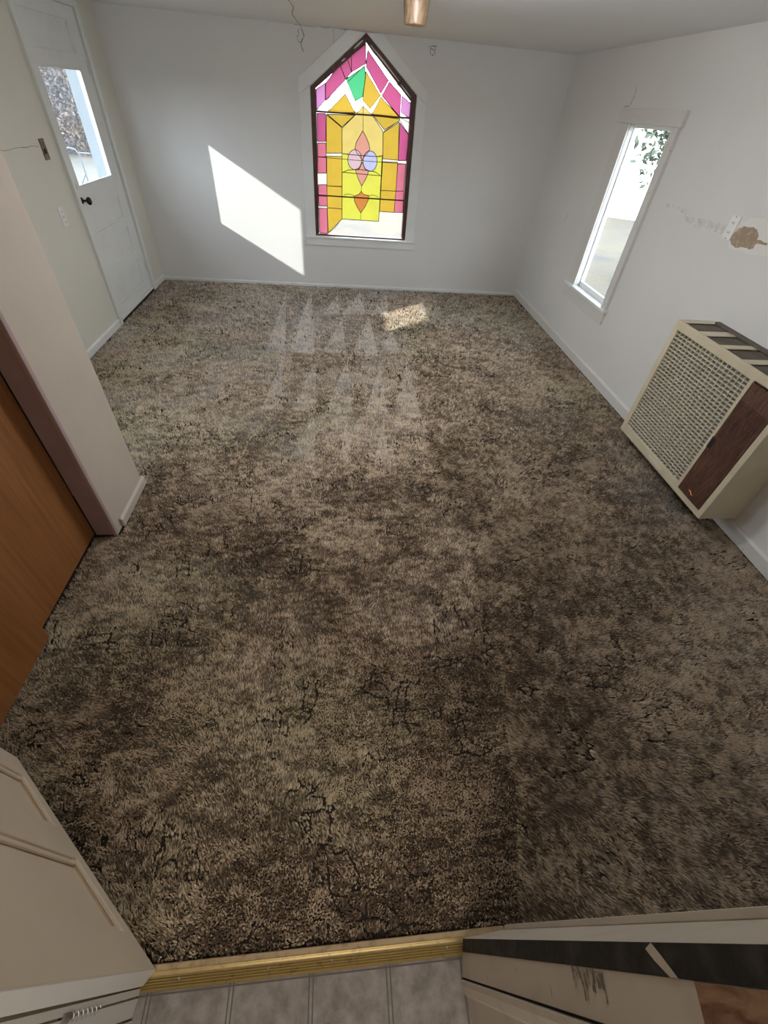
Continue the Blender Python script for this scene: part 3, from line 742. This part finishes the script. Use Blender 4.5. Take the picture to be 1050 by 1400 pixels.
lean('jamb_board', [(.3265, -.104), (.40, -.104), (.40, -.17), (.333, -.17)], M['jamb_cream'], parent=jr)
# bare hinge mortise on the scuffed jamb face
bb = MB()
def jf(v, z, o=.0009):
    a = Vector((.3335, -.0230)); c = Vector((.3225, -.070)); p = a + (c - a) * v; nrm = Vector((-(a - c).y, (a - c).x)).normalized()
    if nrm.x > 0: nrm = -nrm
    p = p + nrm * o; return ln((p.x, p.y), z)
bb.add([jf(.02, 1.10), jf(.98, 1.10), jf(.98, 1.205), jf(.02, 1.205)], [(0, 1, 2, 3)])
bb.build('hinge_mortise', M['bare_wood'], jr, label='bare reddish wood patch where a hinge was')
def bf(v, z, o=.0008):
    a = Vector((.3385, .0028)); c = Vector((.3325, -.0225)); p = a + (c - a) * v; return ln((p.x - o, p.y), z)
bb = MB(); bb.add([bf(0, 1.035), bf(.35, 1.050), bf(1, 1.075), bf(1, 1.060), bf(.55, 1.035), bf(.2, 1.020)], [(0, 1, 2, 3, 4, 5)])
bb.build('paint_chip', M['jamb_cream'], jr, label='pale chip across the black band')
bb = MB()
for k in range(16):
    z = .79 + k * .0065 + random.uniform(-.003, .003); v0 = random.uniform(0, .12); v1 = v0 + random.uniform(.2, .62)
    bb.add([jf(v0, z), jf(v0, z + .006), jf(v1, z + .004 + .006), jf(v1, z + .006)], [(0, 1, 2, 3)])
for v, z, l in ((.35, .37, .18), (.5, .69, .3), (.28, .5, .12), (.7, .28, .15)):
    bb.add([jf(v, z), jf(v, z + .003), jf(v + l, z + .005), jf(v + l, z + .0035)], [(0, 1, 2, 3)])
bb.build('scuff_marks', M['scuff'], jr, label='dark scuffs on the jamb face')

# left jamb with the spring hinge
lw = lambda p, z: (p[0] - .006 * z, p[1] - .018 * z, z)
def leanl(name, poly, m, parent, label=None):
    bb = MB(); bb.hexa([lw(p, .0) for p in poly], [lw(p, 2.03) for p in poly]); return bb.build(name, m, parent, label=label)
jl = empty('trim_4', (-.55, -.06, 0), 'white left jamb of the kitchen doorway with a spring hinge', 'door jamb', kind='structure')
leanl('hinge_leaf', [(-.523, -.0205), (-.60, -.0205), (-.60, -.0335), (-.525, -.0335)], M['trim'], jl)
leanl('jamb_gap', [(-.530, -.0335), (-.60, -.0335), (-.60, -.0375), (-.530, -.0375)], M['tan_wood'], jl)
leanl('jamb_board', [(-.525, -.0375), (-.60, -.0375), (-.60, -.070), (-.530, -.070)], M['trim'], jl)
leanl('jamb_gap', [(-.534, -.070), (-.60, -.070), (-.60, -.0745), (-.534, -.0745)], M['bare_wood'], jl)
leanl('jamb_board', [(-.527, -.0745), (-.60, -.0745), (-.60, -.16), (-.527, -.16)], M['trim'], jl)
bb = MB()
hp = []
for k in range(0, 181):
    a = k / 180 * 2 * math.pi * 7; z = .245 + .15 * k / 180
    c = Vector(lw((-.531, -.036), z)); hp.append(c + Vector((math.cos(a) * .0085, math.sin(a) * .0085, 0)))
bb.tube(hp, .0016, 6); bb.tube([lw((-.531, -.036), .23), lw((-.531, -.036), .42)], .0055, 8)
bb.tube([lw((-.531, -.036), .385), lw((-.531, -.036), .42)], .010, 10)
bb.build('spring_hinge', M['chrome'], jl, label='painted coil spring hinge')
bb = MB(); bb.hexa([lw((-.56, -.02), .385), lw((-.519, -.02), .385), lw((-.519, -.052), .385), lw((-.56, -.052), .385)], [lw((-.56, -.02), .425), lw((-.519, -.02), .425), lw((-.519, -.052), .425), lw((-.56, -.052), .425)])

# threshold
th = empty('threshold_strip', (-.08, -.005, 0), 'worn gold metal carpet edge strip across the kitchen doorway', 'threshold strip')
bb = MB(); bb.prism([(-.003, -.01), (-.003, .0075), (.004, .010), (.019, .0095), (.021, -.01)], 'x', -.54, .462)
bb.build('wood_lip', M['tan_wood'], th, label='tan wooden lip under the carpet edge')
prof = [(-.030, 0.0), (-.029, .0022)]
for k in range(5):
    y = -.0275 + k * .0052
    prof += [(y, .0030 + k * .0009), (y + .0013, .0052 + k * .0009), (y + .0030, .0052 + k * .0009), (y + .0043, .0030 + k * .0009)]
prof += [(-.001, .0085), (.006, .0105), (.0075, .0105), (.0075, 0.0)]
bb = MB(); bb.prism(prof, 'x', -.545, .338)
bb.build('metal_strip', M['gold'], th, label='ribbed gold metal cover')
for x in (-.43, -.20, -.03, .13, .29):
    bb = MB(); bb.lathe([(.0032, 0), (.0030, .0012), (.0012, .0022)], (x, -.0105, .0078), n=10); bb.build('nail', M['chrome'], th)

# ------------------------------------------------------------------ sliding closet doors
def sliding(name, x, ya, yb, label):
    e = empty(name, (x, (ya + yb) / 2, 0), label, 'closet door', kind='structure', group='sliding closet doors')
    bb = MB(); bb.box(x - .030, x, ya, yb, .010, 2.03); bb.build('door_slab', M['closet'], e, bevel=.002)
    return e
sliding('door_3', -1.250, .955, 1.60, 'orange-brown flush sliding closet door against the mauve wall end')
sliding('door_4', -1.205, .22, 1.020, 'orange-brown flush sliding closet door overlapping in front, nearest the open door')
b = MB(); b.box(-1.29, -1.17, .02, 1.60, 2.03, 2.045); b.build('trim_5', M['old_metal'], label='sliding closet door track', cat='track', kind='structure')
b = MB(); b.box(-1.9, -1.8, .0, 1.9, 0, ZC); b.build('wall_closet_back', M['beige'], label='back of the closet', cat='wall', kind='structure')

# ------------------------------------------------------------------ wall heater
HX, HY0, HY1, HZ0, HZ1 = 2.045, 1.570, 2.512, .10, .872
ht = empty('wall_heater', (2.165, 2.04, HZ0), 'almond enamel gas wall heater with woodgrain panel hanging on the right wall', 'wall heater')
gy0, gy1, gz0, gz1 = 1.834, 2.468, .160, .826
wy0, wy1, wz0, wz1 = 1.606, 1.808, .140, .832
# front frame
slab('front_frame', ht, HY0, HY1, HZ0, HZ1, [(gy0, gy1, gz0, gz1), (wy0, wy1, wz0, wz1)], lambda s, z, t: (HX + t, s, z), (0, .020), M['heater'], bv=.003)
bb = MB()
bb.box(HX + .02, XR, HY0 + .004, HY0 + .010, HZ0, HZ1); bb.box(HX + .02, XR, HY1 - .010, HY1 - .004, HZ0, HZ1)
bb.box(HX + .02, XR, HY0 + .010, HY1 - .010, HZ0, HZ0 + .006)
bb.build('side_panels', M['heater'], ht, bevel=.001)
# top with openings
tx0, tx1 = HX + .02, 2.272
slots = [(2.330, 2.455), (2.140, 2.262), (1.960, 2.090), (1.780, 1.905), (1.610, 1.73)]
bb = MB(); y = HY0 + .004
for a, c in sorted(slots):
    bb.box(tx0, XR, y, a, HZ1 - .004, HZ1); y = c
bb.box(tx0, XR, y, HY1 - .004, HZ1 - .004, HZ1)
for a, c in slots:
    bb.box(tx1, XR, a, c, HZ1 - .004, HZ1)
bb.build('top_panel', M['heater'], ht, label='almond top with open slots')
for a, c in slots:
    bb = MB()
    for k in range(15):
        x = tx0 + .004 + k * (tx1 - tx0 - .004) / 15
        bb.hexa([(x, a, HZ1 - .020), (x + .002, a, HZ1 - .020), (x + .002, c, HZ1 - .020), (x, c, HZ1 - .020)], [(x + .007, a, HZ1 - .006), (x + .009, a, HZ1 - .006), (x + .009, c, HZ1 - .006), (x + .007, c, HZ1 - .006)])
    bb.build('top_louver', M['heater_in'], ht, label='dark louvered vent in the top')
bb = MB(); bb.box(HX + .10, XR - .002, HY0 + .012, HY1 - .012, HZ0 + .008, HZ1 - .030)
bb.build('heat_chamber', M['heater_in'], ht, label='dark inner chamber behind the grille')
# grille: egg-crate lattice
bb = MB(); NX, NZ = 18, 30
for k in range(NX + 1):
    y = gy0 + (gy1 - gy0) * k / NX; bb.box(HX + .005, HX + .018, y - .0022, y + .0022, gz0, gz1)
for k in range(NZ + 1):
    z = gz0 + (gz1 - gz0) * k / NZ; bb.box(HX + .004, HX + .020, gy0, gy1, z - .0018, z + .0018)
bb.build('grille', M['heater_light'], ht, label='pale square-hole front grille')
bb = MB(); bb.box(HX + .085, HX + .087, gy0 - .01, gy1 + .01, gz0 - .01, gz1 + .01)
bb.build('radiant_plate', M['plate_grey'], ht, label='pale plate behind the grille')
# walnut control door
bb = MB()
bb.box(HX - .004, HX + .012, wy0, wy1, wz0, .505)
bb.box(HX - .004, HX + .012, wy0, wy1, .727, wz1 - .008)
bb.box(HX + .004, HX + .012, wy0, wy1, .505, .727)
bb.box(HX - .004, HX + .012, wy0, wy0 + .016, .505, .727); bb.box(HX - .004, HX + .012, wy1 - .010, wy1, .505, .727)
bb.build('control_door', M['walnut'], ht, bevel=.0008, label='dark woodgrain control door')
bb = MB(); nl = 17
for k in range(nl):
    z = .507 + (.220) * k / nl
    bb.hexa([(HX - .006, wy0 + .016, z), (HX + .004, wy0 + .016, z + .007), (HX + .004, wy1 - .010, z + .007), (HX - .006, wy1 - .010, z)],
            [(HX - .006, wy0 + .016, z + .003), (HX + .004, wy0 + .016, z + .010), (HX + .004, wy1 - .010, z + .010), (HX - .006, wy1 - .010, z + .003)])
bb.build('control_louver', M['walnut'], ht)
bb = MB(); bb.box(HX - .010, HX + .002, wy1 + .001, wy1 + .014, .435, .505); bb.build('door_catch', M['heater_light'], ht, bevel=.002)
bb = MB(); bb.box(HX - .0055, HX - .003, wy1 - .022, wy1 - .003, .440, .500); bb.build('catch_recess', M['dark'], ht)
bb = MB(); bb.tube([(HX - .005, 1.735, .180), (HX - .007, 1.720, .186), (HX - .006, 1.700, .172), (HX - .007, 1.685, .176)], .004, 6); bb.build('badge', M['copper'], ht, label='small copper coloured badge')
bb = MB(); bb.box(HX - .0015, HX, 1.990, 2.140, .122, .140); bb.build('name_plate', M['heater_light'], ht, label='plain narrow plate under the grille')
bb = MB(); bb.box(XR - .03, XR, HY0 + .05, HY1 - .05, HZ1, HZ1 + .012); bb.build('wall_flange', M['heater_in'], ht)

# ------------------------------------------------------------------ fittings on the walls
def plate(name, wx, sg, y0, y1, z0, z1, kind_, label, cat, m='plastic', skew=0):
    e = empty(name, (wx, (y0 + y1) / 2, (z0 + z1) / 2), label, cat)
    bb = MB(); bb.box(min(wx, wx + sg * .005), max(wx, wx + sg * .005), y0, y1, z0, z1); bb.build('cover_plate', M[m], e, bevel=.002)
    yc = (y0 + y1) / 2; H = z1 - z0
    if kind_ in ('duplex', 'triple'):
        zs = (.30, .70) if kind_ == 'duplex' else (.25, .5, .75)
        for q in zs:
            z = z0 + H * q; f = MB(); f.box(min(wx + sg * .005, wx + sg * .007), max(wx + sg * .005, wx + sg * .007), yc - .015, yc + .015, z - .012, z + .012)
            s_ = f.build('socket', M[m], e, bevel=.002)
            g = MB()
            for dy in (-.006, .006): g.box(min(wx + sg * .007, wx + sg * .0074), max(wx + sg * .007, wx + sg * .0074), yc + dy - .0016, yc + dy + .0016, z - .004, z + .006)
            L = e.location; g.v = [(a - L.x, b_ - L.y, c - L.z) for a, b_, c in g.v]
            g.build('socket_slots', M['dark'], s_, local=True)
    for q in (.06, .94):
        f = MB(); f.lathe([(.0035, 0), (.0033, .001), (.001, .0016)], (wx + sg * .005, yc, z0 + H * q), (sg, 0, 0), n=8); f.build('screw', M['old_metal'], e)
    return e
plate('outlet', XL, 1, 4.022, 4.088, .843, .977, 'triple', 'white outlet plate on the cream left wall below the lock plate', 'outlet')
plate('outlet', XR, -1, 2.725, 2.797, 1.248, 1.366, 'duplex', 'white outlet plate on the right wall beside the brown plaster patch', 'outlet')
plate('outlet', XR, -1, 4.915, 4.985, .950, 1.022, 'duplex', 'small white outlet plate on the right wall between window and far corner', 'outlet')
lp = empty('lock_plate', (XL, 4.145, 1.295), 'tarnished brown metal strike plate on the cream left wall beside the front door', 'metal plate')
bb = MB(); bb.box(XL, XL + .004, 4.112, 4.180, 1.238, 1.354); bb.build('plate', M['old_metal'], lp, bevel=.001)
bb = MB(); bb.box(XL + .004, XL + .010, 4.138, 4.158, 1.272, 1.300); bb.build('latch_bolt', M['black_knob'], lp, bevel=.002)
for z in (1.250, 1.342):
    bb = MB(); bb.lathe([(.004, 0), (.003, .001)], (XL + .004, 4.146, z), (1, 0, 0), n=8); bb.build('screw', M['chrome'], lp)

# ------------------------------------------------------------------ wall damage, children of the walls they mark
def flat_x(poly, name, parent, wx, sg, m, t=.0015, label=None):
    bb = MB(); bb.prism(poly, 'x', wx, wx + sg * t); return bb.build(name, M[m], parent, label=label)
def ragged(poly, amp, n=3):
    out = []
    for k in range(len(poly)):
        a, c = poly[k], poly[(k + 1) % len(poly)]
        for j in range(n):
            f = j / n; out.append((a[0] + (c[0] - a[0]) * f + random.uniform(-amp, amp) * (j > 0), a[1] + (c[1] - a[1]) * f + random.uniform(-amp, amp) * (j > 0)))
    return out
halo = [(2.735, 1.262), (2.71, 1.335), (2.66, 1.372), (2.56, 1.385), (2.46, 1.34), (2.40, 1.33), (2.40, 1.25), (2.45, 1.235), (2.52, 1.225), (2.60, 1.228), (2.70, 1.218)]
flat_x(ragged(halo, .004), 'filler_patch', wall_right, XR, -1, 'halo', .0008, 'pale filler around the plaster patch')
patch = [(2.73, 1.261), (2.706, 1.314), (2.679, 1.332), (2.619, 1.337), (2.576, 1.335), (2.543, 1.311), (2.541, 1.293), (2.457, 1.295), (2.456, 1.283), (2.53, 1.276), (2.53, 1.254), (2.562, 1.244), (2.606, 1.244), (2.659, 1.229), (2.704, 1.239)]
flat_x(ragged(patch, .0035), 'plaster_patch', wall_right, XR, -1, 'plaster', .0016, 'bare brown plaster patch')
tape = [(3.467, 1.321), (3.216, 1.322), (3.205, 1.290), (3.145, 1.294), (2.813, 1.317), (2.814, 1.267), (3.035, 1.253), (3.178, 1.267), (3.23, 1.300), (3.454, 1.306)]
flat_x(ragged(tape, .003, 4), 'torn_strip', wall_right, XR, -1, 'tape', .0012, 'torn grey paint strip')
def crack(ptsl, parent, plane, w=.003):
    bb = MB()
    P3 = [Vector(p) for p in ptsl]; Q = []
    for a, c in zip(P3, P3[1:]):
        for j in range(5):
            p = a.lerp(c, j / 5); r_ = Vector([random.uniform(-1, 1) * .006 for _ in range(3)])
            r_[plane] = 0; Q.append(p + (r_ if j else Vector((0, 0, 0))))
    Q.append(P3[-1]); bb.tube(Q, [w * random.uniform(.25, .6) for _ in Q], 4)
    return bb.build('crack', M['crack'], parent)
crack([(XR, 4.427, 1.915), (XR, 4.421, 1.856), (XR, 4.442, 1.81), (XR, 4.51, 1.80), (XR, 4.52, 1.74)], wall_right, 0, .004)
crack([(XL, 3.55, 1.325), (XL, 3.85, 1.325), (XL, 4.09, 1.315)], wall_left, 0, .003)
crack([(-.33, 4.2, ZC), (-.30, 4.7, ZC), (-.34, 5.2, ZC), (-.316, 5.78, ZC)], ceiling, 2, .005)
crack([(-.316, YF, 2.137), (-.286, YF, 2.083), (-.32, YF, 2.03), (-.298, YF, 1.98)], wall_far, 1, .006)
crack([(-.33, YF, 2.12), (-.35, YF, 2.06), (-.31, YF, 2.02)], wall_far, 1, .004)
crack([(-.024, YF, 2.136), (-.017, YF, 2.056), (-.02, YF, 2.02)], wall_far, 1, .003)
crack([(.860, YF, 2.096), (.928, YF, 2.107), (.911, YF, 2.046), (.875, YF, 2.05), (.872, YF, 2.09), (.905, YF, 2.075)], wall_far, 1, .005)
crack([(-.37, YF, ZC - .003), (-.1, YF, ZC - .004), (.12, YF, ZC - .003)], wall_far, 1, .003)

# ------------------------------------------------------------------ wooden cup hanging from the ceiling
pc = empty('pendant_cup', (.392, 3.2, 1.985), 'turned brown wooden cup fitting hanging just below the ceiling', 'ceiling fitting')
bb = MB(); bb.lathe([(.001, .006), (.044, .006), (.046, 0.0), (.052, .0), (.054, .004), (.062, .060), (.070, .125), (.072, .160)], (.392, 3.2, 1.985), n=40)
bb.build('cup_body', M['cup_wood'], pc, bevel=0)
bb = MB(); bb.tube([(.392, 3.2, 2.14), (.392, 3.2, 2.145)], .08, 24); bb.build('ceiling_rose', M['cup_wood'], pc)

# ------------------------------------------------------------------ added kitchen fill lamp (unseen, behind the viewer)
kl = empty('kitchen_fill_lamp', (0, -1.7, 2.05), 'plain round fill lamp added in the kitchen, unseen behind the doorway', 'ceiling lamp')
bb = MB(); bb.lathe([(.14, .09), (.15, .06), (.13, .02), (.01, 0)], (0, -1.7, 2.05), n=24)
em = mat('lamp_glass', (.9, .85, .75)); em.node_tree.nodes['Principled BSDF'].inputs['Emission Color'].default_value = (1, .82, .58, 1)
em.node_tree.nodes['Principled BSDF'].inputs['Emission Strength'].default_value = 3
bb.build('lamp_shade', em, kl)
kd = bpy.data.lights.new('kitchen_fill', 'AREA'); kd.shape = 'DISK'; kd.size = 1.3; kd.energy = KITCHEN_W; kd.color = (1, .92, .82)
ko = bpy.data.objects.new('kitchen_fill', kd); COL.objects.link(ko); ko.location = (0, -1.3, 2.03)

# ------------------------------------------------------------------ added fill lamp of the room, out of view overhead, lifts interior brightness
rl = empty('room_fill_lamp', (.35, 2.6, 2.05), 'flat round fill lamp added on the white ceiling, out of view', 'ceiling lamp')
bb = MB(); bb.lathe([(.24, .095), (.26, .07), (.25, .05), (.24, .045)], (.35, 2.6, 2.05), n=32); bb.build('lamp_base', M['trim'], rl)
em2 = mat('lamp_diffuser', (.9, .9, .88)); em2.node_tree.nodes['Principled BSDF'].inputs['Emission Color'].default_value = (1, .95, .87, 1)
em2.node_tree.nodes['Principled BSDF'].inputs['Emission Strength'].default_value = 4
bb = MB(); bb.lathe([(.235, .045), (.22, .02), (.15, .005), (.01, 0)], (.35, 2.6, 2.05), n=32); bb.build('lamp_shade', em2, rl)
rd = bpy.data.lights.new('room_fill', 'POINT'); rd.shadow_soft_size = .16; rd.energy = ROOM_W; rd.color = (.96, .98, 1)
ro = bpy.data.objects.new('room_fill', rd); COL.objects.link(ro); ro.location = (.35, 2.6, 1.86)

# ------------------------------------------------------------------ outside
b = MB(); b.box(-120, 120, -60, 140, -.5, -.4)
b.build('ground', M['ground'], label='dry pale ground outside the windows', cat='ground', kind='structure')

def leaves(name, c, rx, ry, rz_, n, size, m, label, cat, trunk=True, grp=None):
    e = empty(name, (c[0], c[1], -.4), label, cat, group=grp)
    r = np.random.default_rng(int(abs(c[0] * 31 + c[1] * 7)) + n)
    d = r.normal(size=(n, 3)); d /= np.linalg.norm(d, axis=1)[:, None]
    rad = r.random(n) ** .45
    bl = 1 + .25 * np.sin(d[:, 0] * 5 + d[:, 2] * 4) * np.cos(d[:, 1] * 6)
    P = d * (rad * bl)[:, None] * np.array([rx, ry, rz_]) + np.array(c)
    a = r.normal(size=(n, 3)); a /= np.linalg.norm(a, axis=1)[:, None]
    u = np.cross(a, r.normal(size=(n, 3))); u /= np.linalg.norm(u, axis=1)[:, None]
    sz = size * r.uniform(.6, 1.4, n)[:, None]
    V = np.stack([P - a * sz, P + u * sz * .45, P + a * sz, P - u * sz * .45], 1).reshape(-1, 3) - np.array([c[0], c[1], -.4])
    bb = MB(); bb.v = [tuple(q) for q in V]; bb.f = [[4 * i, 4 * i + 1, 4 * i + 2, 4 * i + 3] for i in range(n)]; bb.m = [0] * n; bb.sm = [False] * n
    me = bpy.data.meshes.new('foliage'); me.from_pydata(bb.v, [], bb.f); me.materials.append(m)
    o = bpy.data.objects.new('foliage', me); COL.objects.link(o); o.parent = e
    if trunk:
        t = MB(); t.tube([(c[0], c[1], -.4), (c[0] + .05, c[1], c[2] * .4), (c[0], c[1], c[2])], [.16, .12, .05], 10)
        for k in range(5):
            q = Vector((math.cos(k * 1.3) * rx * .6, math.sin(k * 1.3) * ry * .6, rz_ * .3)); t.tube([(c[0], c[1], c[2] * .6), Vector(c) + q * .5, Vector(c) + q], [.06, .04, .015], 6)
        t.build('trunk', M['bark'], e)
    return e
def shed(name, c, rz, w, d, h, label, m):
    e = empty(name, (c[0], c[1], -.4), label, 'building', rz=rz)
    bb = MB(); bb.box(-w / 2, w / 2, 0, d, 0, h); bb.build('wall', m, e, local=True)
    bb = MB(); bb.prism([(-.3, h), (d + .3, h), (d / 2, h + 1.1)], 'x', -w / 2 - .3, w / 2 + .3); bb.build('roof', M['roof'], e, local=True)
    bb = MB(); bb.box(-w * .1, w * .1, -.03, .01, .1, 2.0); bb.build('doorway_panel', m, e, local=True)
    return e
shed('outbuilding', (9.6, 14.6), math.radians(-28), 9.0, 4.0, 3.2, 'white outbuilding in full sun beyond the narrow right window', M['house_white'])
leaves('garden_tree', (5.3, 8.3, 1.85), .85, .7, .85, 1500, .055, M['leaf_green'], 'green leafed tree hanging over the yard outside the right window', 'tree')
leaves('garden_shrub', (-9.8, 22, .5), 3.4, 2.2, 1.8, 26000, .06, M['leaf_rust'], 'rust coloured shrub outside the front door glass', 'shrub', trunk=False)
for k, (x, y, r_) in enumerate(((-18, 36, 4.5), (-31, 50, 6), (-12, 47, 5))):
    leaves('distant_tree', (x, y, 3.2), r_, r_ * .8, 4.8, 12000, .22, M['leaf_green'], 'hazy distant tree behind the rust coloured shrub', 'tree', grp='distant trees beyond the front door')
fn = empty('sun_screen', (-3.45, 1.6, -.4), 'unseen tall board screen added outside the left window to trim its sun patch', 'fence')  # added out of view to cut off the lower sun through the left window
bb = MB()
for k in range(9): bb.box(-3.46, -3.44, .85 + k * .162, .85 + k * .162 + .155, -.4, 2.19)
bb.box(-3.48, -3.46, .85, 2.3, 1.9, 1.98); bb.box(-3.48, -3.46, .85, 2.3, .1, .18)
bb.build('boards', M['bark'], fn)
hr = empty('hand_rail', (-2.85, 6.6, -.4), 'grey tubular hand rail outside the front door', 'hand rail')
for x in (-2.66, -2.93):
    bb = MB(); bb.tube([(x, 6.6, -.4), (x, 6.6, 1.03), (x - .03, 6.6, 1.08), (x - .10, 6.6, 1.09), (x - .14, 6.6, 1.05)], .008, 8); bb.build('rail_post', M['white_metal'], hr)
bb = MB(); bb.tube([(-2.93, 6.6, .86), (-3.35, 6.6, .35)], .007, 8); bb.tube([(-2.66, 6.6, 1.05), (-2.93, 6.6, 1.05)], .007, 8); bb.tube([(-3.3, 6.6, .92), (-2.9, 6.6, .62)], .006, 8)
bb.build('rail_brace', M['white_metal'], hr)
